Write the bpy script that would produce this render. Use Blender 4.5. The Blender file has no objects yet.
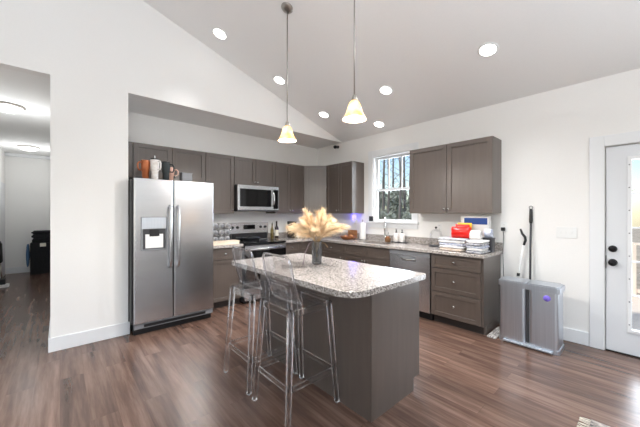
import bpy, bmesh, math, random
from mathutils import Vector, Matrix
C = bpy.context.scene.collection
R = math.radians
random.seed(7)

# ------------------------------------------------------------------ camera
cam_d = bpy.data.cameras.new('camera'); cam = bpy.data.objects.new('camera', cam_d); C.objects.link(cam)
cam_d.sensor_width = 36; cam_d.lens = 291.0 * 36 / 640; cam_d.clip_start = .05; cam_d.clip_end = 300
cam.location = (0, 0, 1.37); cam.rotation_euler = (R(90), 0, R(-41.77))
bpy.context.scene.camera = cam

# ------------------------------------------------------------------ world, daylight, exposure
sc = bpy.context.scene
sc.view_settings.view_transform = 'Standard'; sc.view_settings.look = 'None'
sc.view_settings.exposure = 0.4; sc.view_settings.gamma = 1.0
sc.view_settings.use_curve_mapping = False
W = bpy.data.worlds.new('world'); sc.world = W; W.use_nodes = True
wn = W.node_tree.nodes; bg = wn['Background']
sky = wn.new('ShaderNodeTexSky'); sky.sky_type = 'NISHITA'; sky.sun_disc = False
sky.sun_elevation = R(48); sky.sun_rotation = R(230); sky.air_density = 1.1; sky.dust_density = .4
W.node_tree.links.new(sky.outputs[0], bg.inputs[0]); bg.inputs[1].default_value = 0.14

def area_light(name, loc, rot, sx, sy, power, col=(1, 1, 1)):
    d = bpy.data.lights.new(name, 'AREA'); d.shape = 'RECTANGLE'; d.size = sx; d.size_y = sy; d.energy = power; d.color = col
    o = bpy.data.objects.new(name, d); C.objects.link(o); o.location = loc; o.rotation_euler = rot; return o
sun_d = bpy.data.lights.new('sun', 'SUN'); sun_d.energy = 2.3; sun_d.angle = R(1.5); sun_d.color = (1, .97, .92)
sun = bpy.data.objects.new('sun', sun_d); C.objects.link(sun); sun.rotation_euler = Vector((.52, -.34, -.78)).to_track_quat('-Z', 'Y').to_euler()
DAYC = (.86, .93, 1.0)
area_light('daylight_rear_windows', (-1.7, -4.32, 1.7), (R(90), 0, 0), 5.4, 2.2, 58, DAYC)
area_light('daylight_left_windows', (-5.02, -.2, 1.8), (R(90), 0, R(-90)), 5.0, 2.0, 20, DAYC)
area_light('daylight_kitchen_window', (5.3, 2.79, 2.0), (R(90), 0, R(90)), 2.0, 2.0, 120, (.85, .93, 1.0))
area_light('daylight_door_glass', (4.34, -.18, 1.1), (R(90), 0, R(90)), .6, 1.6, 26, (.9, .95, 1.0))

# ------------------------------------------------------------------ materials
def lin(r, g, b):
    f = lambda v: (v / 255) / 12.92 if v <= 10 else ((v / 255 + .055) / 1.055) ** 2.4
    return (f(r), f(g), f(b), 1)
def mat(name, col, rough=.5, metal=0, **kw):
    m = bpy.data.materials.new(name); m.use_nodes = True
    b = m.node_tree.nodes['Principled BSDF']
    b.inputs['Base Color'].default_value = col; b.inputs['Roughness'].default_value = rough; b.inputs['Metallic'].default_value = metal
    for k, v in kw.items(): b.inputs[k.replace('_', ' ')].default_value = v
    return m
def N(m, t): return m.node_tree.nodes.new(t)
def L(m, a, b): m.node_tree.links.new(a, b)
def P(m): return m.node_tree.nodes['Principled BSDF']
def ramp(m, stops, interp='LINEAR'):
    r = N(m, 'ShaderNodeValToRGB'); e = r.color_ramp.elements; r.color_ramp.interpolation = interp
    while len(e) < len(stops): e.new(.5)
    for i, (p, c) in enumerate(stops): e[i].position = p; e[i].color = c
    return r
def coords(m, scale=(1, 1, 1), kind='Object'):
    t = N(m, 'ShaderNodeTexCoord'); mp = N(m, 'ShaderNodeMapping'); mp.inputs['Scale'].default_value = scale
    L(m, t.outputs[kind], mp.inputs[0]); return mp.outputs[0]
def noisy(name, c1, c2, scale, rough=.5, metal=0, detail=3, bump=0, kind='Object', **kw):
    m = mat(name, c1, rough, metal, **kw)
    n = N(m, 'ShaderNodeTexNoise'); n.inputs['Scale'].default_value = 1; n.inputs['Detail'].default_value = detail
    L(m, coords(m, scale, kind), n.inputs[0])
    r = ramp(m, [(.3, c1), (.7, c2)]); L(m, n.outputs[0], r.inputs[0]); L(m, r.outputs[0], P(m).inputs['Base Color'])
    if bump:
        b = N(m, 'ShaderNodeBump'); b.inputs['Strength'].default_value = bump; b.inputs['Distance'].default_value = .002
        L(m, n.outputs[0], b.inputs['Height']); L(m, b.outputs[0], P(m).inputs['Normal'])
    return m

M = {}
M['wall'] = noisy('wall_paint', lin(241, 239, 236), lin(243, 241, 238), (90, 90, 90), .75, bump=.05)
M['ceiling'] = noisy('ceiling_paint', lin(244, 243, 241), lin(246, 245, 243), (70, 70, 70), .85, bump=.05)
M['trim'] = mat('white_trim', lin(236, 237, 238), .4)
M['door'] = mat('white_door_paint', lin(226, 228, 231), .4)
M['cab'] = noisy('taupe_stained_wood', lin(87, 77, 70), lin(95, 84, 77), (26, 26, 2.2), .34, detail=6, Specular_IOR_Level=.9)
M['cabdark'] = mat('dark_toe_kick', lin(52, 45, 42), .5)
M['steel'] = noisy('brushed_steel', lin(200, 201, 203), lin(208, 209, 211), (2, 2, 160), .27, 1.0, detail=2)
M['steel2'] = noisy('brushed_steel_bin', lin(200, 206, 214), lin(212, 218, 226), (160, 160, 2), .36, 1.0, detail=2)
M['chrome'] = mat('polished_nickel', lin(215, 214, 212), .14, 1.0)
M['nickel'] = mat('satin_nickel', lin(175, 170, 163), .3, 1.0)
M['black'] = mat('black_plastic', lin(22, 22, 24), .4)
M['blackgloss'] = mat('black_glass', lin(10, 10, 12), .06)
M['darkgrey'] = mat('dark_grey_plastic', lin(58, 58, 62), .45)
M['midgrey'] = mat('grey_plastic', lin(128, 130, 134), .4)
M['white'] = mat('white_plastic', lin(238, 238, 236), .4)
M['bronze'] = mat('dark_bronze', lin(42, 40, 42), .35, .8)

# granite
g = M['granite'] = mat('speckled_granite', lin(200, 194, 188), .17)
co = coords(g)
n1 = N(g, 'ShaderNodeTexNoise'); n1.inputs['Scale'].default_value = 75; n1.inputs['Detail'].default_value = 4; n1.inputs['Roughness'].default_value = .7; L(g, co, n1.inputs[0])
r1 = ramp(g, [(.32, lin(120, 111, 105)), (.43, lin(168, 160, 154)), (.55, lin(194, 187, 182)), (.70, lin(216, 211, 206))]); L(g, n1.outputs[0], r1.inputs[0])
v1 = N(g, 'ShaderNodeTexVoronoi'); v1.inputs['Scale'].default_value = 140; L(g, co, v1.inputs[0])
bw = N(g, 'ShaderNodeRGBToBW'); L(g, v1.outputs['Color'], bw.inputs[0])
r2 = ramp(g, [(0, lin(40, 36, 35)), (.25, lin(64, 58, 55)), (.3, lin(140, 130, 122)), (.47, (1, 1, 1, 1))]); L(g, bw.outputs[0], r2.inputs[0])
mx = N(g, 'ShaderNodeMix'); mx.data_type = 'RGBA'; mx.blend_type = 'MULTIPLY'; mx.inputs[0].default_value = .66
L(g, r1.outputs[0], mx.inputs[6]); L(g, r2.outputs[0], mx.inputs[7]); L(g, mx.outputs[2], P(g).inputs['Base Color'])

# plank floor, boards run along Y
f = M['floor'] = mat('vinyl_plank', lin(120, 96, 84), .26)
tc = N(f, 'ShaderNodeTexCoord'); sp = N(f, 'ShaderNodeSeparateXYZ'); cb = N(f, 'ShaderNodeCombineXYZ')
L(f, tc.outputs['Object'], sp.inputs[0]); L(f, sp.outputs['Y'], cb.inputs['X']); L(f, sp.outputs['X'], cb.inputs['Y'])
br = N(f, 'ShaderNodeTexBrick'); br.offset = .37; br.inputs['Scale'].default_value = 1
br.inputs['Brick Width'].default_value = 1.22; br.inputs['Row Height'].default_value = .152; br.inputs['Mortar Size'].default_value = .0012
br.inputs['Color1'].default_value = (0, 0, 0, 1); br.inputs['Color2'].default_value = (1, 1, 1, 1); br.inputs['Mortar'].default_value = (.1, .1, .1, 1); br.inputs['Bias'].default_value = 0
L(f, cb.outputs[0], br.inputs[0])
mp = N(f, 'ShaderNodeMapping'); mp.inputs['Scale'].default_value = (1.3, 17, 1); L(f, cb.outputs[0], mp.inputs[0])
ad = N(f, 'ShaderNodeVectorMath'); ad.operation = 'ADD'; L(f, mp.outputs[0], ad.inputs[0])
ml = N(f, 'ShaderNodeVectorMath'); ml.operation = 'SCALE'; ml.inputs['Scale'].default_value = 9; L(f, br.outputs['Color'], ml.inputs[0]); L(f, ml.outputs[0], ad.inputs[1])
nf = N(f, 'ShaderNodeTexNoise'); nf.inputs['Scale'].default_value = 1; nf.inputs['Detail'].default_value = 6; nf.inputs['Roughness'].default_value = .62; L(f, ad.outputs[0], nf.inputs[0])
rf = ramp(f, [(.28, lin(74, 54, 46)), (.48, lin(104, 80, 69)), (.72, lin(140, 113, 100))]); L(f, nf.outputs[0], rf.inputs[0])
rb = ramp(f, [(0, (.8, .8, .8, 1)), (1, (1.06, 1.05, 1.03, 1))]); L(f, br.outputs['Color'], rb.inputs[0])
mf = N(f, 'ShaderNodeMix'); mf.data_type = 'RGBA'; mf.blend_type = 'MULTIPLY'; mf.inputs[0].default_value = 1
L(f, rf.outputs[0], mf.inputs[6]); L(f, rb.outputs[0], mf.inputs[7]); L(f, mf.outputs[2], P(f).inputs['Base Color'])

def clear_mat(name, tint, base, rough=.05, body=.05, bodycol=(.8, .82, .84, 1), edge=.55):
    """thin clear plastic or glass: see-through, with reflections that grow towards grazing view"""
    m = bpy.data.materials.new(name); m.use_nodes = True; nt = m.node_tree; nt.nodes.clear()
    out = nt.nodes.new('ShaderNodeOutputMaterial'); tr = nt.nodes.new('ShaderNodeBsdfTransparent'); tr.inputs[0].default_value = tint
    gl = nt.nodes.new('ShaderNodeBsdfGlossy'); gl.inputs['Roughness'].default_value = rough
    df = nt.nodes.new('ShaderNodeBsdfDiffuse'); df.inputs[0].default_value = bodycol
    lw = nt.nodes.new('ShaderNodeLayerWeight'); lw.inputs['Blend'].default_value = .35
    mu = nt.nodes.new('ShaderNodeMath'); mu.operation = 'MULTIPLY_ADD'; mu.inputs[1].default_value = edge; mu.inputs[2].default_value = base
    m1 = nt.nodes.new('ShaderNodeMixShader'); m2 = nt.nodes.new('ShaderNodeMixShader'); m2.inputs[0].default_value = body
    nt.links.new(lw.outputs['Fresnel'], mu.inputs[0]); nt.links.new(mu.outputs[0], m1.inputs[0])
    nt.links.new(tr.outputs[0], m2.inputs[1]); nt.links.new(df.outputs[0], m2.inputs[2])
    nt.links.new(m2.outputs[0], m1.inputs[1]); nt.links.new(gl.outputs[0], m1.inputs[2]); nt.links.new(m1.outputs[0], out.inputs[0])
    return m
M['acrylic'] = mat('clear_acrylic', (.97, .975, .985, 1), .02, Transmission_Weight=1.0, IOR=1.42)
M['thinclear'] = clear_mat('clear_acrylic_sheet', (.965, .97, .98, 1), .008, .05, .012, (.8, .82, .85, 1), .26)
M['pane'] = clear_mat('window_glass', (.97, .98, .99, 1), .0, .01, .0, edge=.25)
M['glass'] = clear_mat('clear_glass', (.93, .95, .95, 1), .04, .04, .04, edge=.7)
M['smoke'] = clear_mat('smoked_glass', (.74, .75, .76, 1), .04, .05, .07, lin(105, 108, 112), edge=.8)

def emit(name, col, s):
    m = mat(name, col, .4); P(m).inputs['Emission Color'].default_value = col; P(m).inputs['Emission Strength'].default_value = s; return m
M['lens'] = emit('lit_lens', (1, .97, .92, 1), 6)
M['dome'] = emit('lit_dome', (1, .97, .93, 1), 1.3)
M['bulb'] = emit('lit_bulb', (1, .9, .7, 1), 12)
M['bluelight'] = emit('lit_blue', (.12, .1, 1.0, 1), 5)

# ------------------------------------------------------------------ mesh helpers
class MB:
    def __init__(s): s.bm = bmesh.new()
    def box(s, x0, x1, y0, y1, z0, z1, bev=0, seg=2):
        r = bmesh.ops.create_cube(s.bm, size=1.0); vs = r['verts']
        for v in vs: v.co = Vector(((x0 + x1) / 2 + v.co.x * (x1 - x0), (y0 + y1) / 2 + v.co.y * (y1 - y0), (z0 + z1) / 2 + v.co.z * (z1 - z0)))
        if bev:
            es = list({e for v in vs for e in v.link_edges})
            bmesh.ops.bevel(s.bm, geom=es, offset=bev, segments=seg, affect='EDGES', profile=.5)
        return s
    def ring(s, c, u, v, r, n): return [s.bm.verts.new(c + u * (r * math.cos(2 * math.pi * i / n)) + v * (r * math.sin(2 * math.pi * i / n))) for i in range(n)]
    def skin(s, rings, closed=True, cap=True, smooth=True):
        n = len(rings[0])
        for a, b in zip(rings, rings[1:]):
            for i in range(n if closed else n - 1):
                j = (i + 1) % n
                fc = s.bm.faces.new((a[i], a[j], b[j], b[i])); fc.smooth = smooth
        if cap and closed:
            s.bm.faces.new(list(reversed(rings[0]))); s.bm.faces.new(rings[-1])
    def tube(s, pts, rad, n=10, cap=True, smooth=True):
        pts = [Vector(p) for p in pts]; k = len(pts)
        if not hasattr(rad, '__len__'): rad = [rad] * k
        rings = []; u = None
        for i, p in enumerate(pts):
            t = (pts[min(i + 1, k - 1)] - pts[max(i - 1, 0)]).normalized()
            if u is None:
                a = Vector((0, 0, 1)) if abs(t.z) < .9 else Vector((1, 0, 0)); u = t.cross(a).normalized()
            else: u = (u - t * u.dot(t)).normalized()
            rings.append(s.ring(p, u, t.cross(u).normalized(), rad[i], n))
        s.skin(rings, True, cap, smooth); return s
    def cyl(s, p0, p1, r0, r1=None, n=16): return s.tube([p0, p1], [r0, r0 if r1 is None else r1], n)
    def lathe(s, prof, c=(0, 0, 0), n=20, cap=True, axis=(0, 0, 1)):
        ax = Vector(axis); a = Vector((1, 0, 0)) if abs(ax.x) < .9 else Vector((0, 1, 0)); u = ax.cross(a).normalized(); v = ax.cross(u)
        s.skin([s.ring(Vector(c) + ax * z, u, v, max(r, .0004), n) for r, z in prof], True, cap); return s
    def prism(s, poly, z0, z1, bev=0):
        a = [s.bm.verts.new((x, y, z0)) for x, y in poly]; b = [s.bm.verts.new((x, y, z1)) for x, y in poly]; n = len(poly)
        fs = [s.bm.faces.new((a[i], a[(i + 1) % n], b[(i + 1) % n], b[i])) for i in range(n)]
        f0 = s.bm.faces.new(list(reversed(a))); f1 = s.bm.faces.new(b)
        if bev:
            es = list(set(f0.edges) | set(f1.edges)); bmesh.ops.bevel(s.bm, geom=es, offset=bev, segments=2, affect='EDGES', profile=.5)
        return s
    def hexa(s, p):          # 8 points: bottom loop then top loop
        v = [s.bm.verts.new(q) for q in p]
        for idx in ((3, 2, 1, 0), (4, 5, 6, 7), (0, 1, 5, 4), (1, 2, 6, 5), (2, 3, 7, 6), (3, 0, 4, 7)): s.bm.faces.new([v[i] for i in idx])
        return s
    def sheet(s, grid, thick):   # grid of points -> slab with thickness
        n, m = len(grid), len(grid[0])
        def nrm(i, j):
            a = Vector(grid[min(i + 1, n - 1)][j]) - Vector(grid[max(i - 1, 0)][j]); b = Vector(grid[i][min(j + 1, m - 1)]) - Vector(grid[i][max(j - 1, 0)])
            return a.cross(b).normalized()
        A = [[s.bm.verts.new(Vector(grid[i][j]) + nrm(i, j) * thick / 2) for j in range(m)] for i in range(n)]
        B = [[s.bm.verts.new(Vector(grid[i][j]) - nrm(i, j) * thick / 2) for j in range(m)] for i in range(n)]
        def q(a, b, c, d):
            try: s.bm.faces.new((a, b, c, d)).smooth = True
            except ValueError: pass
        for i in range(n - 1):
            for j in range(m - 1):
                q(A[i][j], A[i + 1][j], A[i + 1][j + 1], A[i][j + 1]); q(B[i][j + 1], B[i + 1][j + 1], B[i + 1][j], B[i][j])
        for i in range(n - 1): q(A[i + 1][0], A[i][0], B[i][0], B[i + 1][0]); q(A[i][m - 1], A[i + 1][m - 1], B[i + 1][m - 1], B[i][m - 1])
        for j in range(m - 1): q(A[0][j], A[0][j + 1], B[0][j + 1], B[0][j]); q(A[n - 1][j + 1], A[n - 1][j], B[n - 1][j], B[n - 1][j + 1])
        return s
    def build(s, name, m, parent=None, loc=None, rotz=0, label=None):
        bmesh.ops.recalc_face_normals(s.bm, faces=s.bm.faces)
        me = bpy.data.meshes.new(name); s.bm.to_mesh(me); s.bm.free()
        me.materials.append(M[m] if isinstance(m, str) else m)
        o = bpy.data.objects.new(name, me); C.objects.link(o)
        if parent: o.parent = parent
        if loc: o.location = loc
        if rotz: o.rotation_euler = (0, 0, rotz)
        if label: o['label'] = label
        return o
def B(*a, **k): return MB().box(*a, **k)
def thing(name, label, cat, loc=(0, 0, 0), rotz=0, group=None):
    o = bpy.data.objects.new(name, None); C.objects.link(o); o.location = loc; o.rotation_euler = (0, 0, rotz); o.empty_display_size = .05
    return tag(o, label, cat, group)
def tag(o, label, cat, group=None):
    o['label'] = label; o['category'] = cat
    if group: o['group'] = group
    return o
def struct(o, label=None, cat=None):
    o['kind'] = 'structure'
    if label: o['label'] = label
    if cat: o['category'] = cat
    return o
def dup(root, loc, label, group=None, rotz=None):
    r = root.copy(); C.objects.link(r); r.location = loc; r['label'] = label
    if group: r['group'] = group
    if rotz is not None: r.rotation_euler = (0, 0, rotz)
    for ch in list(root.children):
        c = ch.copy(); C.objects.link(c); c.parent = r
        for gch in list(ch.children):
            d = gch.copy(); C.objects.link(d); d.parent = c
    return r

# ------------------------------------------------------------------ the setting
XR, YB, YP, ZC = 4.08, 4.65, 3.92, 2.743
XL, YR, XRIDGE = -5.2, -4.4, -.5
SL = 1 / 3
zc = lambda x: ZC + SL * (XR - x) if x > XRIDGE else ZC + SL * (XR - XRIDGE) - SL * (XRIDGE - x)
XP0, XP1, XH, YH = -.072, .578, -.925, 9.62    # pier edges, hall left wall, hall end wall

struct(B(XL - .1, XR + .12, YR - .1, YH + .15, -.1, 0).build('floor', 'floor'), 'brown wood plank floor running through kitchen and hall', 'floor')
mb = MB()
for x0, x1 in ((XL - .12, XRIDGE), (XRIDGE, XR + .14)):
    e = 1e-4
    z0, z1 = (zc(x0 + e), zc(x1 - e)) if x1 <= XRIDGE else (zc(x0 + e), zc(x1))
    mb.hexa([(x0, YR - .1, z0), (x1, YR - .1, z1), (x1, YP - .001, z1), (x0, YP - .001, z0), (x0, YR - .1, z0 + .12), (x1, YR - .1, z1 + .12), (x1, YP - .001, z1 + .12), (x0, YP - .001, z0 + .12)])
struct(mb.build('ceiling', 'ceiling'), 'sloped white vaulted ceiling with recessed lights', 'ceiling')
struct(B(XP1 - .1, XR + .14, YP + .121, YB + .14, ZC, ZC + .1).build('ceiling', 'ceiling'), 'low flat ceiling over the cabinet alcove', 'ceiling')
struct(B(XH - .1, XP0 + .1, YP + .121, YH + .14, ZC, ZC + .1).build('ceiling', 'ceiling'), 'flat hallway ceiling with two dome lights', 'ceiling')
# gable wall: header over alcove and hall, pier, and the wall left of the hall
mb = MB()
def gab(x0, x1, z0):
    mb.hexa([(x0, YP, z0), (x1, YP, z0), (x1, YP + .12, z0), (x0, YP + .12, z0), (x0, YP, zc(x0) + .1), (x1, YP, zc(x1) + .1), (x1, YP + .12, zc(x1) + .1), (x0, YP + .12, zc(x0) + .1)])
gab(XP1, XR + .12, ZC); gab(XP0, XP1, 0); gab(XRIDGE, XP0, ZC); gab(XH, XRIDGE - .0001, ZC); gab(XL, XH, 0)
struct(mb.build('wall_gable', 'wall'), 'white gable wall with pier and header above kitchen alcove', 'wall')
struct(B(XP0, XP1, YP + .121, YH + .02, 0, ZC).build('wall_hall_right', 'wall'))
struct(B(XH - .12, XH, YP + .121, YH + .12, 0, ZC).build('wall_hall_left', 'wall'))
struct(B(XH, XP0, YH, YH + .12, 0, ZC).build('wall_hall_end', 'wall'), 'white wall at the end of the hall', 'wall')
struct(B(XP1, XR, YB, YB + .12, 0, ZC).build('wall_back', 'wall'), 'white wall behind the cabinets and range', 'wall')
WY0, WY1, WZ0, WZ1 = 2.405, 3.177, 1.238, 2.36      # window opening
DY0, DY1, DZ1 = -.646, .272, 2.04                   # door opening
mb = MB(); T = .14
for a in ((DY1, WY0, 0, ZC + .05), (WY1, YB + .12, 0, ZC + .05), (WY0, WY1, 0, WZ0), (WY0, WY1, WZ1, ZC + .05), (DY0, DY1, DZ1, ZC + .05), (YR, DY0, 0, ZC + .05)):
    mb.box(XR, XR + T, *a)
struct(mb.build('wall_right', 'wall'), 'white wall with kitchen window and glazed door', 'wall')
mb = MB()
mb.box(XL - .1, -4.4, YR - .1, YR, 0, 4.4).box(1.1, XR, YR - .1, YR, 0, 4.4).box(-4.4, 1.1, YR - .1, YR, 0, .5).box(-4.4, 1.1, YR - .1, YR, 2.85, 4.4)
struct(mb.build('wall_rear', 'wall'))
mb = MB()
mb.box(XL - .1, XL, YR, -2.7, 0, 2.9).box(XL - .1, XL, 2.3, YP + .1, 0, 2.9).box(XL - .1, XL, -2.7, 2.3, 0, .8).box(XL - .1, XL, -2.7, 2.3, 2.65, 2.9)
struct(mb.build('wall_left', 'wall'))
# baseboards
def bb(name, x0, x1, y0, y1):
    struct(B(x0, x1, y0, y1, .0005, .14, .004).build(name, 'trim'))
bb('baseboard_pier', XP0 - .016, XP1 + .014, YP - .016, YP - .0005)
bb('baseboard_right', XR - .016, XR - .0005, .392, 1.205)
bb('baseboard_hall', XH + .017, XP0 - .017, YH - .016, YH - .0005)
bb('baseboard_hall_right', XP0 - .016, XP0 - .0005, YP + .0, YH - .017)
bb('baseboard_hall_left', XH + .0005, XH + .016, YP + .13, 8.66)
struct(B(XH + .001, XP0 - .001, YH - .06, YH - .001, ZC - .075, ZC - .001, .01).build('trim_1', 'trim'))
struct(B(XH + .0005, XH + .02, 8.67, 8.78, .0005, 2.12, .004).build('trim_2', 'trim'), 'white door casing on the hallway left wall', 'trim')
d2 = struct(B(XH + .0005, XH + .012, 8.785, 9.50, .004, 2.03, .003).build('door_2', 'door'), 'white hallway door in the left wall', 'door')
# exterior door
DX = XR + .012
mb = MB()
GY1, GY0, GZ0, GZ1 = .090, -.462, .25, 1.89
for a in ((GY1, DY1 - .006, .012, DZ1 - .006), (DY0 + .006, GY0, .012, DZ1 - .006), (GY0, GY1, .012, GZ0), (GY0, GY1, GZ1, DZ1 - .006)): mb.box(DX, DX + .044, *a)
door = struct(mb.build('door_1', 'door'), 'white exterior door with long glass panel and dark hardware', 'door')
mb = MB()
for a in ((GY1 - .002, GY1 + .03, GZ0 - .03, GZ1 + .03), (GY0 - .03, GY0 + .002, GZ0 - .03, GZ1 + .03), (GY0, GY1, GZ0 - .03, GZ0 + .002), (GY0, GY1, GZ1 - .002, GZ1 + .03)): mb.box(DX - .012, DX - .0005, *a, bev=.004)
fr = mb.build('glass_frame', 'trim', door)
mb = MB()
for i in range(8):
    for y in (GY1 + .015, GY0 - .015): mb.cyl((DX - .014, y, .3 + i * .22), (DX - .0115, y, .3 + i * .22), .006, n=8)
mb.build('screw_cap', 'midgrey', fr)
B(DX + .02, DX + .026, GY0, GY1, GZ0, GZ1).build('pane', 'pane', door)
mb = MB()
for z in (.25 + 1.64 / 5 * k for k in range(1, 5)): mb.box(DX + .017, DX + .029, GY0, GY1, z - .008, z + .008)
for y in (-.09, -.28): mb.box(DX + .0175, DX + .0285, y - .008, y + .008, GZ0, GZ1)
mb.build('grille', 'trim', door)
MB().lathe([(.0, 0), (.033, .0), (.033, .008), (.026, .014), (.024, .03), (.012, .034), (.0, .034)], (DX, .218, 1.02), axis=(-1, 0, 0)).build('deadbolt', 'bronze', door)
MB().lathe([(.0, 0), (.034, .0), (.034, .01), (.014, .016), (.013, .035), (.026, .042), (.031, .055), (.026, .068), (.0, .072)], (DX, .218, .885), axis=(-1, 0, 0)).build('door_knob', 'bronze', door)
B(DX - .008, DX + .0, DY1 - .008, DY1 - .003, .82, .95).build('latch_plate', 'bronze', door)
mb = MB()
mb.box(XR - .019, XR - .0005, DY1 + .006, .388, .0005, DZ1 + .11, bev=.004).box(XR - .019, XR - .0005, DY0 - .115, DY0 - .006, .0005, DZ1 + .11, bev=.004).box(XR - .0185, XR - .0005, DY0 - .006, DY1 + .006, DZ1 + .003, DZ1 + .11, bev=.004)
struct(mb.build('trim_3', 'trim'), 'white casing around the exterior door', 'trim')
struct(MB().box(XR + .06, XR + T - .002, DY1 - .035, DY1 - .0005, .012, DZ1 - .001).box(XR + .06, XR + T - .002, DY0 + .0005, DY0 + .035, .012, DZ1 - .001).box(XR + .06, XR + T - .002, DY0 + .035, DY1 - .035, DZ1 - .035, DZ1 - .001).build('trim_5', 'trim'))
struct(B(XR + .0, XR + T, DY0 + .002, DY1 - .002, .0005, .011).build('trim_4', 'bronze'))
# kitchen window
win = struct(thing('window_1', 'white double hung kitchen window above the sink', 'window', (XR, 2.79, WZ0)))
def wpart(name, m, boxes, bev=.003, parent=win, lab=None):
    mb = MB()
    for x0, x1, y0, y1, z0, z1 in boxes: mb.box(x0 - XR, x1 - XR, y0 - 2.79, y1 - 2.79, z0 - WZ0, z1 - WZ0, bev=bev)
    return mb.build(name, m, parent, label=lab)
cw = .092
wpart('window_casing', 'trim', [(XR - .02, XR - .0005, WY1, WY1 + cw, WZ0, WZ1 + .1), (XR - .02, XR - .0005, WY0 - cw, WY0, WZ0, WZ1 + .1), (XR - .0195, XR - .0005, WY0, WY1, WZ1, WZ1 + .1)])
wpart('window_sill', 'trim', [(XR - .0004, XR + .09, WY0 + .001, WY1 - .001, WZ0 - .028, WZ0 - .001), (XR - .055, XR - .0005, WY0 - cw - .02, WY1 + cw + .02, WZ0 - .028, WZ0 - .001)])
wpart('window_apron', 'trim', [(XR - .018, XR - .0005, WY0 - cw, WY1 + cw, WZ0 - .11, WZ0 - .029)])
wpart('jamb', 'trim', [(XR, XR + .135, WY0 + .001, WY0 + .02, WZ0, WZ1 - .001), (XR, XR + .135, WY1 - .02, WY1 - .001, WZ0, WZ1 - .001), (XR, XR + .135, WY0 + .02, WY1 - .02, WZ1 - .02, WZ1 - .001)], 0)
ZM = 1.775
def sash(x, z0, z1):
    y0, y1 = WY0 + .02, WY1 - .02; r = .034
    s = wpart('sash', 'trim', [(x, x + .03, y0, y0 + r, z0, z1), (x, x + .03, y1 - r, y1, z0, z1), (x, x + .03, y0 + r, y1 - r, z0, z0 + r), (x, x + .03, y0 + r, y1 - r, z1 - r, z1)])
    wpart('pane', 'pane', [(x + .013, x + .017, y0 + r, y1 - r, z0 + r, z1 - r)], 0, s)
    return s
sash(XR + .05, WZ0, ZM + .017)
s2 = sash(XR + .085, ZM - .017, WZ1 - .02)
wpart('muntin', 'trim', [(XR + .093, XR + .107, y - .009, y + .009, ZM + .017, WZ1 - .054) for y in (2.665, 2.915)], 0, s2)
wpart('sash_lock', 'white', [(XR + .055, XR + .083, 2.76, 2.82, ZM + .018, ZM + .03)])

# ------------------------------------------------------------------ outdoors
mg = M['ground'] = noisy('leaf_litter', lin(168, 150, 128), lin(206, 188, 164), (2.5, 2.5, 2.5), .9, detail=6)
struct(B(XR + .2, 70, -40, 60, -1.1, -1.0).build('ground', mg), 'leaf covered ground outside the house', 'ground')
dk = noisy('deck_boards', lin(226, 206, 186), lin(238, 222, 204), (1, 12, 1), .7)
mb = MB()
for i in range(22): mb.box(XR + .16 + i * .142, XR + .16 + i * .142 + .136, -2.6, 1.6, -.08, -.04)
for x in (XR + .2, XR + 3.1):
    for y in (-2.5, 1.5): mb.box(x, x + .09, y, y + .09, -1.0, -.081)
struct(mb.build('deck', dk), 'pale timber deck outside the glazed door', 'deck')
rail = thing('deck_railing', 'pale timber deck railing seen through the door glass', 'railing', (XR + 3.15, -.5, -.04))
B(-.03, .06, -2.0, 2.0, .88, .92).build('top_rail', dk, rail)
B(-.01, .03, -2.0, 2.0, .08, .14).build('bottom_rail', dk, rail)
for k in range(4): B(-.03, .06, -2.0 + k * 1.303, -1.91 + k * 1.303, .0005, .88).build('post', dk, rail)
for k in range(27): B(.0, .03, -1.87 + k * .14, -1.84 + k * .14, .141, .88).build('baluster', dk, rail)
bark = noisy('bark', lin(110, 101, 94), lin(150, 141, 132), (14, 14, 3), .9, detail=5)
leafg = noisy('evergreen_leaf', lin(148, 152, 138), lin(200, 202, 184), (1.5, 1.5, 1.5), .7)
rg = random.Random(3)
def bare_tree(x, y, h, r, lean):
    mb = MB(); pts = [(lean * (k / 6) ** 1.3 + rg.uniform(-.05, .05), lean * .4 * k / 6 + rg.uniform(-.05, .05), h * k / 6) for k in range(7)]
    mb.tube(pts, [r * (1 - .8 * k / 6) for k in range(7)], 8)
    for k in range(26):
        t = rg.uniform(.22, .98); i = int(t * 6); a = Vector(pts[i]).lerp(Vector(pts[min(i + 1, 6)]), t * 6 - i)
        an = rg.uniform(0, 6.28); ln = rg.uniform(.5, 1.4) * (1.15 - t * .5); d = Vector((math.cos(an), math.sin(an), rg.uniform(.25, 1.0)))
        b = a + d * ln * .5 + Vector((0, 0, .05)); c = b + (d + Vector((rg.uniform(-.4, .4), rg.uniform(-.4, .4), .3))) * ln * .5
        mb.tube([a, b, c], [r * .22 * (1.1 - t), r * .12, r * .03], 5)
        for q in range(3):
            e = Vector((rg.uniform(-1, 1), rg.uniform(-1, 1), rg.uniform(.1, 1))).normalized() * ln * .4
            s0 = a.lerp(c, rg.uniform(.35, .9)); mb.tube([s0, s0 + e], [r * .07, r * .02], 4)
    tag(mb.build('bare_tree', bark, None, (x, y, -1.0)), 'tall bare tree standing in the woods outside the window', 'tree', 'bare trees outside the window')
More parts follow.
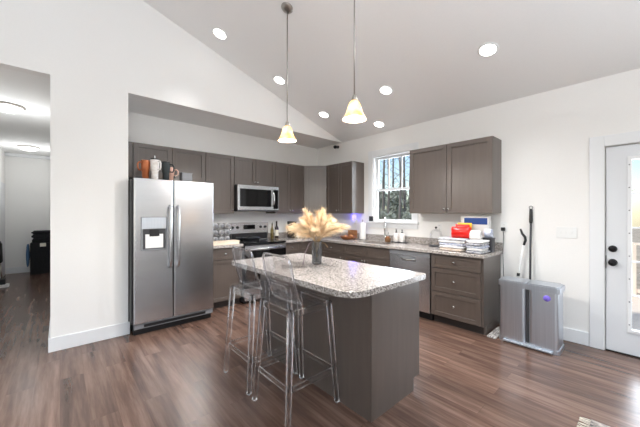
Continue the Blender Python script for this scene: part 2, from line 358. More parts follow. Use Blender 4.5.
def evergreen(x, y, h, w):
    t = thing('evergreen_shrub', 'bushy grey green evergreen among the bare trees outside', 'shrub', (x, y, -1.0), 0, 'evergreens outside the window')
    MB().tube([(0, 0, 0), (.02, 0, h * .5), (0, .02, h * .9)], [.07, .05, .015], 7).build('trunk', bark, t)
    mb = MB()
    for k in range(2300):
        zz = rg.uniform(.03, 1); rr = w * (1 - zz) ** .6 * math.sqrt(rg.random()) * (.75 + .25 * math.sin(zz * 23)); an = rg.uniform(0, 6.28)
        p = Vector((rr * math.cos(an), rr * math.sin(an), zz * h)); s = rg.uniform(.08, .2)
        d = Vector((rg.uniform(-1, 1), rg.uniform(-1, 1), rg.uniform(-.6, .6))).normalized() * s; e = d.cross(Vector((rg.uniform(-1, 1), rg.uniform(-1, 1), rg.uniform(-1, 1)))).normalized() * s * .4
        mb.bm.faces.new([mb.bm.verts.new(p - d), mb.bm.verts.new(p + e), mb.bm.verts.new(p + d), mb.bm.verts.new(p - e)])
    mb.build('foliage', leafg, t)
def wpos(u, dist):       # a place outside in the direction of the window
    a = R(u); return XR + dist * math.cos(a), 2.8 + dist * math.sin(a)
spots = []
def spot(a0, a1, d0, d1, gap):
    for q in range(400):
        p = wpos(rg.uniform(a0, a1), rg.uniform(d0, d1))
        if all(math.hypot(p[0] - o_[0], p[1] - o_[1]) > gap for o_ in spots): spots.append(p); return p
    spots.append(p); return p
def ray(a, d): return d * math.cos(R(a)), d * math.sin(R(a))     # a place seen from the kitchen at this bearing and distance
for a, d, r in ((30.9, 17, .085), (32.0, 21.5, .10), (32.9, 15.5, .075), (34.1, 24, .11), (35.0, 18.5, .085), (35.9, 22.5, .10), (36.9, 16.5, .08), (37.9, 20.5, .09)):
    spots.append(ray(a, d)); bare_tree(*spots[-1], rg.uniform(10, 15), r, rg.uniform(-.3, .3))
for k in range(9): bare_tree(*spot(16, 58, 9, 24, 2.7), rg.uniform(9, 15), rg.uniform(.05, .09), rg.uniform(-.4, .4))
for a, d in ((30.2, 20), (32.6, 26), (34.0, 20.4), (36.2, 27), (38.2, 23.8), (40, 18), (28, 24), (43, 24), (25, 18)):
    evergreen(*ray(a, d), rg.uniform(3.6, 4.6) + (d - 20) * .1, rg.uniform(1.6, 2.0))
for a, d in ((31.4, 13.2), (34.6, 13.0), (37.6, 13.6)): evergreen(*ray(a, d), rg.uniform(2.3, 2.6), 1.0)
for x, y in ((9.5, .6), (12, -1.4), (14.5, 1.0)): bare_tree(x, y, 11, .14, .2)
for x, y in ((19.5, 2.2), (22, -2.4)): evergreen(x, y, 2.6, 1.5)

# ------------------------------------------------------------------ cabinets (local: x to the right, front faces -y, back at y = 0)
def knob(parent, x, y, z):
    MB().lathe([(.0, 0), (.009, 0), (.006, .006), (.006, .014), (.014, .02), (.0155, .027), (.011, .032), (0, .033)], (x, y, z), 12, axis=(0, -1, 0)).build('knob', 'chrome', parent)
def shaker(name, parent, x0, x1, z0, z1, yf, kn=None, st=.056, plain=False):
    mb = MB(); b = .0015; t = .019
    rl = min(st, (z1 - z0) * .28)
    mb.box(x0, x0 + st, yf, yf + t, z0, z1, b, 1).box(x1 - st, x1, yf, yf + t, z0, z1, b, 1)
    mb.box(x0 + st, x1 - st, yf, yf + t, z0, z0 + rl, b, 1).box(x0 + st, x1 - st, yf, yf + t, z1 - rl, z1, b, 1)
    mb.box(x0 + st - .001, x1 - st + .001, yf + .011, yf + t - .001, z0 + rl - .001, z1 - rl + .001)
    o = mb.build(name, 'cab', parent)
    if kn: knob(o, kn[0], yf, kn[1])
    return o
def upper(label, loc, rot, w, h, doors, d=.30, fill=0):
    t = thing('upper_cabinet', label, 'cabinet', loc, rot, 'wall cabinets')
    mb = B(0.0005, w - .0005, -d, -.002, 0, h, .001, 1)
    if fill: mb.box(-fill, 0, -d - .0, -.002, 0, h, .001, 1)
    mb.build('body', 'cab', t)
    g = .003
    for x0, x1, side in doors:
        kx = x1 - .028 if side == 'r' else x0 + .028
        shaker('door', t, x0 + g, x1 - g, .003, h - .003, -d - .020, (kx, .055) if side else None)
    return t
UB, UH = 1.372, .908
bk = lambda x: (x, YB, UB)
t = upper('shallow taupe wall cabinet above the refrigerator', (.69, YB, UB + .455), 0, .914, UH - .455, [(0, .457, 'r'), (.457, .914, 'l')], fill=.105)
upper('single door taupe wall cabinet between refrigerator and microwave', bk(1.605), 0, .449, UH, [(0, .449, 'r')])
upper('short two door taupe wall cabinet above the microwave', (2.055, YB, UB + .458), 0, .76, UH - .458, [(0, .38, 'r'), (.38, .76, 'l')])
upper('two door taupe wall cabinet right of the microwave', bk(2.816), 0, .66, UH, [(0, .33, 'r'), (.33, .66, 'l')])
# diagonal corner
t = thing('upper_cabinet', 'diagonal corner taupe wall cabinet with one door', 'cabinet', (XR, YB, UB), 0, 'wall cabinets')
c0 = (3.478 - XR, -.30); c1 = (-.30, -.598)
MB().prism([(-.002, -.002), (3.478 - XR, -.002), c0, c1, (-.002, -.598)], 0, UH).build('body', 'cab', t)
dl = math.hypot(c1[0] - c0[0], c1[1] - c0[1]); da = math.atan2(c1[1] - c0[1], c1[0] - c0[0])
dd = shaker('door', t, .004, dl - .004, .003, UH - .003, -.021, (dl - .032, .055)); dd.location = (c0[0], c0[1], 0); dd.rotation_euler = (0, 0, da)
RQ = R(-90)
upper('two door taupe wall cabinet left of the window', (XR, 4.05, UB), RQ, .675, UH, [(0.02, .345, 'r'), (.345, .675, 'l')])
upper('large two door taupe wall cabinet right of the window', (XR, 2.272, UB), RQ, 1.082, UH, [(0, .541, 'r'), (.541, 1.082, 'l')])

def base(label, loc, rot, w, fronts, d=.57, group='base cabinets', side_full=False):
    t = thing('base_cabinet', label, 'cabinet', loc, rot, group)
    B(0.0005, w - .0005, -d, -.002, .10, .874, .001, 1).build('body', 'cab', t)
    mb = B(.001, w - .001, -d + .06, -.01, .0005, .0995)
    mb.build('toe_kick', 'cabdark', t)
    if side_full: B(w - .019, w - .0003, -d + .0595, -.004, .0004, .099).build('side_panel', 'cab', t)
    for kind, x0, x1, z0, z1, kn in fronts:
        shaker(kind, t, x0 + .0025, x1 - .0025, z0 + .002, z1 - .002, -d - .020, kn, .05)
    return t
DZ = (.70, .868); DD = (.108, .695)
def drdoor(w, side, x0=0): return [('drawer', x0, w, *DZ, ((x0 + w) / 2, .785)), ('door', x0, w, *DD, (w - .028 if side == 'r' else x0 + .028, .64))]
base('taupe base cabinet with drawer between refrigerator and stove', (1.512, YB, 0), 0, .54, drdoor(.54, 'r'))
base('narrow taupe base cabinet just right of the stove', (2.818, YB, 0), 0, .334, drdoor(.334, 'r'))
base('taupe base cabinet beside the inside corner on the stove wall', (3.153, YB, 0), 0, .335, drdoor(.315, 'r'))
base('taupe base cabinet in the corner left of the sink', (XR, YB - .002, 0), RQ, YB - .002 - 3.344, drdoor(YB - .002 - 3.344, 'r', .80))
sw = 3.343 - 2.424
base('taupe sink base cabinet under the window', (XR, 3.343, 0), RQ, sw, [('false_front', 0, sw / 2, *DZ, None), ('false_front', sw / 2, sw, *DZ, None), ('door', 0, sw / 2, *DD, (sw / 2 - .028, .64)), ('door', sw / 2, sw, *DD, (sw / 2 + .028, .64))])
base('taupe three drawer base cabinet beside the steel trash can', (XR, 1.806, 0), RQ, .606, [('drawer', 0, .585, .70, .868, (.29, .785)), ('drawer', 0, .585, .41, .695, (.29, .555)), ('drawer', 0, .585, .108, .405, (.29, .262))], side_full=True)

# ------------------------------------------------------------------ worktops
def slab(mb, x0, x1, y0, y1): mb.box(x0, x1, y0, y1, .8755, .914, .004, 2)
ct = thing('countertop', 'short speckled granite worktop between refrigerator and stove', 'countertop', (1.50, YB, .8755), 0, 'granite worktops')
mb = MB(); mb.box(.008, .552, -.635, -.002, 0, .0385, .004); mb.build('slab', 'granite', ct)
B(.008, .552, -.022, -.002, .0385, .135, .003).build('backsplash', 'granite', ct)
ct = thing('countertop', 'long L shaped speckled granite worktop with the sink cut into it', 'countertop', (XR, YB, .8755), 0, 'granite worktops')
mb = MB(); Z0, Z1 = 0, .0385
X = lambda v: v - XR
Y = lambda v: v - YB
SX0, SX1, SY0, SY1 = 3.56, 3.93, 2.55, 3.20     # sink cut-out
mb.box(X(2.820), X(3.445), Y(4.015), -.002, Z0, Z1, .004)
mb.box(X(3.445), -.002, Y(SY1), -.002, Z0, Z1, .002)
mb.box(X(3.445), X(SX0), Y(SY0), Y(SY1), Z0, Z1, .002); mb.box(X(SX1), -.002, Y(SY0), Y(SY1), Z0, Z1, .002)
mb.box(X(3.445), -.002, Y(1.178), Y(SY0), Z0, Z1, .004)
mb.build('slab', 'granite', ct)
mb = MB(); mb.box(X(2.820), -.022, -.022, -.002, Z1, .135, .003); mb.box(-.022, -.002, Y(1.178), -.002, Z1, .135, .003)
mb.build('backsplash', 'granite', ct)
sk = thing('sink', 'undermount stainless sink below the window', 'sink', (3.745, 2.875, .70))
mb = MB(); w, h = .20, .34; t_ = .004
mb.box(-w, w, -h, h, -.0, .004).box(-w, -w + t_, -h, h, .0, .174).box(w - t_, w, -h, h, 0, .174).box(-w, w, -h, -h + t_, 0, .174).box(-w, w, h - t_, h, 0, .174)
mb.build('basin', 'steel', sk)
MB().lathe([(.0, .0), (.045, 0), (.045, .006), (.03, .004), (0, .004)], (0, 0, .0045)).build('drain', 'chrome', sk)
fa = thing('faucet', 'tall gooseneck pull down faucet behind the sink', 'faucet', (3.985, 2.86, .9142), R(35))
MB().lathe([(.028, 0), (.028, .012), (.02, .02), (.018, .10), (.014, .12)], (0, 0, 0), 16).build('base', 'chrome', fa)
pts = [(0, 0, .11), (0, 0, .30)] + [(-.085 + .085 * math.cos(R(a)), 0, .30 + .085 * math.sin(R(a))) for a in range(20, 181, 20)]
MB().tube(pts, .0115, 12).build('spout', 'chrome', fa)
MB().tube([(-.17, 0, .30), (-.17, 0, .22), (-.17, 0, .19)], [.014, .017, .013], 12).build('spray_head', 'chrome', fa)
MB().tube([(0, -.018, .07), (0, -.05, .08), (0, -.06, .15)], [.009, .009, .006], 10).build('lever', 'chrome', fa)

# ------------------------------------------------------------------ island
isl = thing('kitchen_island', 'taupe kitchen island base with plain end panel', 'kitchen island', (1.524, 1.197, 0))
IW, IL = .600, 1.41
mb = MB(); mb.box(.0, IW - .02, .012, IL, .10, .874, .001, 1).box(0, IW - .085, .012, IL, .0005, .0995)
mb.build('body', 'cab', isl)
mb = MB(); mb.prism([(-.004, 0), (IW, 0), (IW, .0115), (-.004, .0115)], .10, .874).box(-.004, IW - .085, 0, .0115, .0005, .0999)
mb.build('end_panel', 'cab', isl)
B(-.006, -.0005, .0, IL, .0005, .874).build('back_panel', 'cab', isl)
for k in range(3):
    y0 = .02 + k * .46
    a = shaker('door', isl, .002, .454, .108, .695, -.0205, (.426, .64), .05); a.location = (IW - .02, y0, 0); a.rotation_euler = (0, 0, R(90))
    a = shaker('drawer', isl, .002, .454, .702, .868, -.0205, (.228, .785), .05); a.location = (IW - .02, y0, 0); a.rotation_euler = (0, 0, R(90))
def rr(x0, x1, y0, y1, rs, n=8):
    pts = []
    for (cx, cy, a0), r in zip(((x0, y0, 180), (x1, y0, 270), (x1, y1, 0), (x0, y1, 90)), rs):
        ox = cx + (r if cx == x0 else -r); oy = cy + (r if cy == y0 else -r)
        pts += [(ox + r * math.cos(R(a0 + 90 * k / n)), oy + r * math.sin(R(a0 + 90 * k / n))) for k in range(n + 1)]
    return pts
o = MB().prism(rr(1.225, 2.078, 1.105, 2.665, (.13, .025, .03, .03)), .8755, .914, .004).build('countertop', 'granite')
o.data.transform(Matrix.Translation((-1.67, -1.89, -.8755))); o.location = (1.67, 1.89, .8755)
tag(o, 'speckled granite island worktop with rounded corners under the vase', 'countertop', 'granite worktops')

# ------------------------------------------------------------------ refrigerator
fy = 3.745; fr = thing('refrigerator', 'stainless side by side refrigerator with ice dispenser', 'refrigerator', (.604, fy, 0))
FW = .888
B(-.018, FW - .001, .034, .80, .142, 1.755, .003).build('cabinet', 'black', fr)
B(.01, FW - .01, .13, .80, .03, .1415).build('chassis', 'black', fr)
B(.01, FW - .01, .075, .12, .002, .075).build('kick_plate', 'black', fr)
mb = MB(); mb.box(.004, FW - .004, .022, .064, .075, .135, .006); gr = mb.build('base_grille', 'midgrey', fr)
B(.10, FW - .10, .0195, .0218, .088, .12, .0).build('vent_slot', 'black', gr)
SP = .405
dz0, dz1 = .142, 1.765
# left door with dispenser hole
hx0, hx1, hz0, hz1 = .074, .325, .965, 1.325
def dbox(mb, *a): mb.box(*a)
mb = MB()
poly = lambda x0, x1: [(x0, .032), (x0, .014), (x0 + .005, .005), (x0 + .014, 0), (x1 - .014, 0), (x1 - .005, .005), (x1, .014), (x1, .032)]
mb.prism(poly(0, SP - .003), dz0, dz1, .004)
ld = mb.build('door', 'steel', fr)
mb = MB(); mb.prism(poly(SP + .003, FW), dz0, dz1, .004); rd = mb.build('door', 'steel', fr)
dp = B(hx0, hx1, -.010, -.0005, 1.195, hz1, .003).build('dispenser', 'steel2', ld)
mb = MB(); mb.box(hx0 - .006, hx0 - .0002, -.012, -.0005, hz0, hz1 + .006).box(hx1 + .0002, hx1 + .006, -.012, -.0005, hz0, hz1 + .006).box(hx0, hx1, -.012, -.0005, hz1 + .0002, hz1 + .006).box(hx0, hx0 + .008, -.010, -.0005, hz0, 1.194).box(hx1 - .008, hx1, -.010, -.0005, hz0, 1.194).box(hx0, hx1, -.016, -.0005, hz0 - .014, hz0)
mb.build('dispenser_frame', 'midgrey', dp)
B(hx0 + .013, hx1 - .013, -.004, -.0008, hz0 + .001, 1.194).build('dispenser_recess', 'darkgrey', dp)
B(hx0 + .035, hx1 - .035, -.0085, -.0042, hz0 + .012, 1.135, .002).build('paddle', 'white', dp)
B(hx0 + .075, hx1 - .075, -.014, -.0088, 1.11, 1.193, .004).build('spout_housing', 'black', dp)
for x in (SP - .045, SP + .045):
    h = MB(); zz = [(.74, 0), (.76, -.045), (.82, -.058), (1.1, -.062), (1.38, -.058), (1.44, -.045), (1.46, 0)]
    h.tube([(x, y - .0005, z) for z, y in zz], .013, 12); h.build('handle', 'steel', ld if x < SP else rd)
for x0 in (.02, FW - .09): B(x0, x0 + .07, .03, .12, 1.766, 1.785, .004).build('hinge_cover', 'darkgrey', fr)

# tumblers on the refrigerator
def tumbler(label, x, y, h, body, rot, straw=True, lid='black', base=None):
    t = thing('tumbler', label, 'cup', (x, y, 1.7665), rot, 'tumblers on the refrigerator')
    MB().lathe([(.034, 0), (.036, .004), (.037, h * .42), (.044, h * .5), (.049, h * .97), (.048, h)], n=20).build('body', body, t)
    MB().lathe([(.047, h + .0003), (.049, h + .004), (.047, h + .014), (.02, h + .016)], n=20).build('lid', lid, t)
    MB().tube([(.046, 0, h * .93), (.075, 0, h * .93), (.09, 0, h * .82), (.088, 0, h * .62), (.075, 0, h * .5), (.046, 0, h * .52)], .008, 8).build('handle', body, t)
    if straw: MB().cyl((-.01, .01, h + .0165), (-.018, .016, h + .055), .0045, n=8).build('straw', 'white', t)
    return t
M['copper'] = mat('copper_enamel', lin(168, 96, 58), .3, .5)
M['cupwhite'] = noisy('white_marbled_enamel', lin(245, 243, 240), lin(222, 214, 208), (30, 30, 30), .35)
M['cupdark'] = mat('dark_green_enamel', lin(38, 44, 46), .35, .2)
M['cuppink'] = mat('pale_pink_enamel', lin(222, 178, 160), .4)
tumbler('copper coloured tumbler at the left end of the row on the refrigerator', .745, 3.90, .21, 'copper', R(200), False, 'copper')
tumbler('white tumbler with straw between copper and black tumblers', .835, 3.865, .235, 'cupwhite', R(-60))
tumbler('black handled tumbler right of the white one', .958, 3.885, .215, 'cupdark', R(-20), False)
tumbler('pale pink tumbler half hidden behind the black one', 1.04, 4.01, .17, 'cuppink', R(-20), False, 'cuppink')
for k in range(2):
    t = thing('food_container', ['lower clear food container of the pair on the refrigerator', 'upper clear food container stacked on the other one'][k], 'container', (1.21, 3.95, 1.767 + k * .062), 0, 'food containers')
    mb = MB(); mb.prism(rr(-.065, .065, -.05, .05, (.015,) * 4), 0, .048); mb.build('body', 'midgrey', t)
    MB().prism(rr(-.07, .07, -.055, .055, (.018,) * 4), .0485, .0605, .003).build('lid', 'midgrey', t)

# ------------------------------------------------------------------ microwave
mwv = thing('microwave', 'over the range stainless microwave with black window', 'microwave', (2.058, YB - .005, 1.406))
MW, MH, MD = .754, .418, .40
B(0, MW, -MD, 0, 0, MH, .003).build('body', 'black', mwv)
d = B(.0, MW, -MD - .03, -MD - .0005, .02, MH - .002, .004).build('door', 'steel', mwv)
B(.035, .60, -MD - .034, -MD - .0302, .075, MH - .06, .002).build('window', 'blackgloss', d)
B(.645, MW - .012, -MD - .0335, -MD - .0302, .04, MH - .05, .002).build('control_panel', 'blackgloss', d)
h = MB(); h.tube([(.625, -MD - .031, .09), (.632, -MD - .065, .12), (.637, -MD - .075, .21), (.632, -MD - .065, .30), (.625, -MD - .031, .33)], .011, 10); h.build('handle', 'chrome', d)
B(.002, MW - .002, -MD - .028, -MD - .0008, .0, .0185, .002).build('vent_strip', 'darkgrey', mwv)

# ------------------------------------------------------------------ range
rg_ = thing('stove', 'freestanding stainless electric stove with black oven door', 'stove', (2.056, YB - .01, 0))
RW = .758
B(.0, RW, -.60, -.0, .03, .895, .003).build('body', 'darkgrey', rg_)
for x in (.03, RW - .07):
    for y in (-.58, -.06): B(x, x + .04, y, y + .04, .0005, .0298).build('foot', 'black', rg_)
B(.0, RW, -.645, -.085, .896, .918, .004).build('cooktop', 'blackgloss', rg_)
mb = MB()
for bx, by, br_ in ((.19, -.48, .1), (.57, -.48, .085), (.19, -.22, .075), (.57, -.22, .1)): mb.lathe([(br_, 0), (br_, .0006), (br_ - .006, .0006), (br_ - .006, 0)], (bx, by, .9182), 28, cap=False)
mb.build('burner_ring', 'midgrey', rg_)
bgd = B(.0, RW, -.084, -.0, .896, 1.215, .006).build('control_panel', 'steel', rg_)
B(.02, RW - .02, -.087, -.0845, .925, 1.035).build('lower_panel', 'black', bgd)
B(.27, .49, -.0895, -.0845, 1.10, 1.175, .002).build('display', 'blackgloss', bgd)
for x in (.07, .16, .60, .69):
    MB().lathe([(.024, 0), (.024, .004), (.02, .006), (.018, .024), (.0, .026)], (x, -.0845, 1.135), 14, axis=(0, -1, 0)).build('knob', 'black', bgd)
od = B(.006, RW - .006, -.645, -.601, .235, .878, .004).build('oven_door', 'blackgloss', rg_)
B(.006, RW - .006, -.6475, -.6455, .80, .878, .0).build('door_trim', 'steel', od)
mb = MB(); mb.tube([(.05, -.690, .825), (RW - .05, -.690, .825)], .013, 12)
for x in (.08, RW - .08): mb.cyl((x, -.648, .825), (x, -.69, .825), .009, n=10)
mb.build('handle', 'steel', od)
dw_ = B(.006, RW - .006, -.64, -.601, .05, .228, .004).build('storage_drawer', 'steel', rg_)
pan = thing('frying_pan', 'dark lidded frying pan on the stove top', 'pan', (2.36, 4.36, .9195))
MB().lathe([(.12, 0), (.13, .004), (.155, .05), (.158, .05), (.15, .053)], n=28).build('body', 'darkgrey', pan)
MB().lathe([(.154, .0535), (.15, .058), (.10, .072), (.02, .08), (.015, .082), (.02, .098), (.0, .102)], n=28).build('lid', 'smoke', pan)
MB().tube([(-.15, -.03, .045), (-.22, -.06, .06), (-.31, -.09, .066)], [.009, .011, .012], 8).build('handle', 'black', pan)

# ------------------------------------------------------------------ dishwasher
dwr = thing('dishwasher', 'stainless dishwasher between sink cabinet and drawer cabinet', 'dishwasher', (XR - .01, 2.418, 0), RQ)
B(.003, .603, -.55, -.0, .10, .872).build('tub', 'darkgrey', dwr)
B(.006, .600, -.52, -.02, .0005, .099).build('toe_kick', 'black', dwr)
dr = B(.004, .602, -.592, -.5505, .105, .870, .005).build('door', 'steel', dwr)
B(.004, .602, -.594, -.5922, .815, .868).build('control_strip', 'midgrey', dr)
mb = MB(); pts = [(.20 + .2 * k / 10, -.5925 - .03 * math.sin(math.pi * k / 10) - .004, .765 - .012 * math.sin(math.pi * k / 10)) for k in range(11)]
mb.tube(pts, [.012] * 11, 8); mb.build('handle', 'chrome', dr)
B(.19, .41, -.5935, -.5923, .735, .795).build('handle_pocket', 'midgrey', dr)

# ------------------------------------------------------------------ bar stools
def stool():
    root = thing('bar_stool', 'clear acrylic bar stool nearest the camera at the island', 'stool', (1.28, 1.70, 0), 0, 'acrylic bar stools')
    SZ = .745; fx, fyy = .218, .208; tx, ty = .168, .172; bw = .019
    def at(z, sx, sy):
        k = z / SZ; return Vector((sx * (fx + (tx - fx) * k), sy * (fyy + (ty - fyy) * k), z))
    for sx in (-1, 1):
        for sy in (-1, 1):
            a = at(0.004, sx, sy); b = at(SZ - .004, sx, sy); q = .016; w = .020
            mb = MB(); mb.hexa([(a.x - q, a.y - q, a.z), (a.x + q, a.y - q, a.z), (a.x + q, a.y + q, a.z), (a.x - q, a.y + q, a.z), (b.x - w, b.y - w, b.z), (b.x + w, b.y - w, b.z), (b.x + w, b.y + w, b.z), (b.x - w, b.y + w, b.z)])
            bmesh.ops.bevel(mb.bm, geom=list(mb.bm.edges), offset=.005, segments=2, affect='EDGES')
            lg = mb.build('leg', 'acrylic', root)
            MB().cyl((a.x, a.y, .0004), (a.x, a.y, .006), .009, n=10).build('foot_pad', 'white', lg)
    def bar(name, z, h, s0, s1, inset=.014):
        a, b = at(z, *s0), at(z, *s1); d = (b - a).normalized(); a = a + d * .02; b = b - d * .02; n = Vector((-d.y, d.x, 0)) * .010; u = Vector((0, 0, h / 2))
        mb = MB(); mb.hexa([a - n - u, b - n - u, b + n - u, a + n - u, a - n + u, b - n + u, b + n + u, a + n + u])
        bmesh.ops.bevel(mb.bm, geom=list(mb.bm.edges), offset=.004, segments=2, affect='EDGES'); mb.build(name, 'acrylic', root)
    cs = [(-1, -1), (1, -1), (1, 1), (-1, 1)]
    for i in range(4):
        bar('footrest', .245, .036, cs[i], cs[(i + 1) % 4]); bar('apron', SZ - .03, .045, cs[i], cs[(i + 1) % 4])
    MB().prism(rr(-.19, .185, -.19, .19, (.04,) * 4), SZ, SZ + .016, .005).build('seat', 'thinclear', root)
    grid = []
    for i in range(13):
        row = []; s = i / 12
        hw = .172 - (.03 * ((s - .84) / .16) ** 2.5 if s > .84 else 0)
        for j in range(11):
            q = j / 5 - 1
            row.append((-.112 - .085 * s - .012 * math.sin(s * math.pi) + .022 * q * q, q * hw, SZ + .018 + .325 * s - (.006 * q ** 4 if s > .9 else 0)))
        grid.append(row)
    bk_ = MB().sheet(grid, .012).build('backrest', 'thinclear', root)
    rim = [grid[i][0] for i in range(13)] + [grid[12][j] for j in range(1, 11)] + [grid[i][10] for i in range(11, -1, -1)]
    MB().tube(rim, .0075, 8).build('rim', 'acrylic', bk_)
    return root
st = stool()
dup(st, (1.282, 2.205, 0), 'clear acrylic bar stool behind the nearer one by the island far end')

# ------------------------------------------------------------------ lights
shade_m = bpy.data.materials.new('amber_glass_shade'); shade_m.use_nodes = True
nt = shade_m.node_tree; pb = nt.nodes['Principled BSDF']
tcx = nt.nodes.new('ShaderNodeTexCoord'); nz = nt.nodes.new('ShaderNodeTexNoise'); nz.inputs['Scale'].default_value = 16; nz.inputs['Detail'].default_value = 3
rz = nt.nodes.new('ShaderNodeValToRGB'); rz.color_ramp.elements[0].position = .35; rz.color_ramp.elements[0].color = lin(244, 206, 146); rz.color_ramp.elements[1].position = .6; rz.color_ramp.elements[1].color = lin(252, 238, 212)
nt.links.new(tcx.outputs['Object'], nz.inputs[0]); nt.links.new(nz.outputs[0], rz.inputs[0])
tl = nt.nodes.new('ShaderNodeBsdfTranslucent'); mxs = nt.nodes.new('ShaderNodeMixShader'); mxs.inputs[0].default_value = .6
nt.links.new(rz.outputs[0], tl.inputs[0]); nt.links.new(rz.outputs[0], pb.inputs['Base Color']); pb.inputs['Roughness'].default_value = .25
nt.links.new(pb.outputs[0], mxs.inputs[1]); nt.links.new(tl.outputs[0], mxs.inputs[2]); nt.links.new(mxs.outputs[0], nt.nodes['Material Output'].inputs[0])
def lamp(parent, kind, loc, energy, size=.03, col=(1, .93, .82), spot=None):
    d = bpy.data.lights.new('lamp_light', kind); d.energy = energy; d.color = col
    if kind in ('POINT', 'SPOT'): d.shadow_soft_size = size
    if kind == 'SPOT': d.spot_size = spot; d.spot_blend = 1.0
    o = bpy.data.objects.new('lamp_light', d); C.objects.link(o); o.parent = parent; o.location = loc; return o
def pendant(label, x, y, zb):
    zt = zc(x); t = thing('pendant_light', label, 'pendant light', (x, y, zt), 0, 'pendant lights over the island')
    h = zb - zt
    n = Vector((SL, 0, 1)).normalized()
    MB().lathe([(.0, -.03), (.03, -.028), (.058, -.018), (.064, -.008), (.064, -.001), (.0, -.001)], (0, 0, 0), 20, axis=tuple(n)).build('canopy', 'nickel', t)
    MB().cyl((0, 0, -.028), (0, 0, h + .20), .006, n=10).build('rod', 'nickel', t)
    MB().lathe([(.006, h + .205), (.014, h + .20), (.02, h + .18), (.026, h + .158), (.02, h + .15), (.0, h + .15)], n=16).build('socket_cap', 'nickel', t)
    pr = [(.028, .15), (.04, .138), (.052, .11), (.060, .08), (.070, .05), (.086, .022), (.098, .005), (.1, .0)]
    MB().lathe([(r, h + z) for r, z in pr] + [(r - .004, h + z - (.002 if z < .14 else .004)) for r, z in reversed(pr[:-1])], n=28, cap=False).build('lamp_shade', shade_m, t)
    b = MB().lathe([(0, h + .045), (.018, h + .05), (.026, h + .07), (.022, h + .09), (.012, h + .11), (.012, h + .149)], n=14).build('bulb', 'bulb', t)
    lamp(t, 'POINT', (0, 0, h + .03), 54, .03, (1, .95, .9))
pendant('amber glass bell pendant farther from the camera, over the vase end', 1.765, 2.488, 2.125)
pendant('amber glass bell pendant nearer the camera, hanging in front of the ceiling slope', 1.79, 1.583, 2.135)
tilt = math.atan(SL)
def downlight(label, x, y, en=56, cone=94):
    t = thing('recessed_light', label, 'ceiling light', (x, y, zc(x)), 0, 'recessed ceiling lights'); t.rotation_euler = (0, tilt, 0)
    MB().lathe([(.0, -.0005), (.095, -.0005), (.095, -.004), (.088, -.009), (.076, -.010)], n=28, cap=False).build('trim_ring', 'white', t)
    MB().lathe([(.0, -.0012), (.075, -.0012), (.075, -.008), (.0, -.0085)], n=28, cap=False).build('lens', 'lens', t)
    lamp(t, 'SPOT', (0, 0, -.03), en, .07, (.97, .98, 1), R(cone))
for lb, x, y in (('recessed light at the upper left, nearest the ridge above refrigerator', 1.483, 3.528), ('recessed light at the upper right, nearest the exterior door', 3.226, 1.063),
                 ('recessed light just left of the farther pendant rod', 2.378, 3.546), ('recessed light right of the nearer pendant shade', 3.248, 2.313),
                 ('recessed light between the two pendant shades near the header', 3.268, 3.559), ('recessed light lowest on the slope above the window', 3.851, 2.878)):
    downlight(lb, x, y, *((100, 150) if y < 2.5 else ((60, 100) if y < 3 else (48, 66))))
def domelight(label, x, y):
    t = thing('flush_mount_light', label, 'ceiling light', (x, y, ZC), 0, 'hallway dome lights')
    MB().lathe([(.0, -.0005), (.165, -.0005), (.168, -.012), (.16, -.022), (.15, -.024)], n=32, cap=False).build('base_ring', 'nickel', t)
    MB().lathe([(.15, -.02), (.152, -.03), (.13, -.055), (.08, -.078), (.0, -.088)], n=32, cap=False).build('diffuser', 'dome', t)
    lamp(t, 'POINT', (0, 0, -.38), 6.3, .1, (.93, .97, 1))
domelight('dome ceiling light in the hall nearer the camera', -.50, 5.40); domelight('dome ceiling light farther down the hall', -.48, 8.45)

# two unseen uplighters added behind the camera to bounce fill off the ceiling
def fill_torchiere(label, x, y, power):
    t = thing('fill_floor_lamp', label, 'lamp', (x, y, 0), 0, 'added fill lamps behind the camera')
    MB().lathe([(.0, .001), (.14, .001), (.14, .015), (.03, .03), (.0, .03)], n=28).build('base', 'nickel', t)
    MB().cyl((0, 0, .0305), (0, 0, 1.62), .012, n=12).build('pole', 'nickel', t)
    MB().lathe([(.0, 1.6205), (.05, 1.63), (.16, 1.69), (.21, 1.74), (.205, 1.74), (.15, 1.70), (.05, 1.64), (.0, 1.635)], n=32, cap=False).build('lamp_shade', 'white', t)
    d = bpy.data.lights.new('lamp_light', 'AREA'); d.shape = 'DISK'; d.size = .36; d.energy = power; d.color = DAYC
    o = bpy.data.objects.new('lamp_light', d); C.objects.link(o); o.parent = t; o.location = (0, 0, 1.735); o.rotation_euler = (R(180), 0, 0)
fill_torchiere('unseen nickel fill lamp added at the left behind the camera', -.6, -1.1, 100)
fill_torchiere('unseen nickel fill lamp added at the right behind the camera', 1.5, -1.8, 36)

# security camera near the corner
t = thing('security_camera', 'small black security camera high on the wall by the ceiling', 'camera', (XR, 4.03, 2.675))
MB().cyl((-.001, 0, 0), (-.015, 0, 0), .028).build('mount', 'black', t)
MB().cyl((-.0155, 0, 0), (-.045, 0, -.005), .01).build('arm', 'black', t)
b = MB().tube([(-.045, .01, -.002), (-.06, .005, -.005), (-.11, -.02, -.018), (-.118, -.024, -.02)], [.018, .032, .032, .026], 16).build('body', 'black', t)
MB().cyl((-.1185, -.0243, -.0202), (-.122, -.026, -.021), .015).build('lens', 'blackgloss', b)

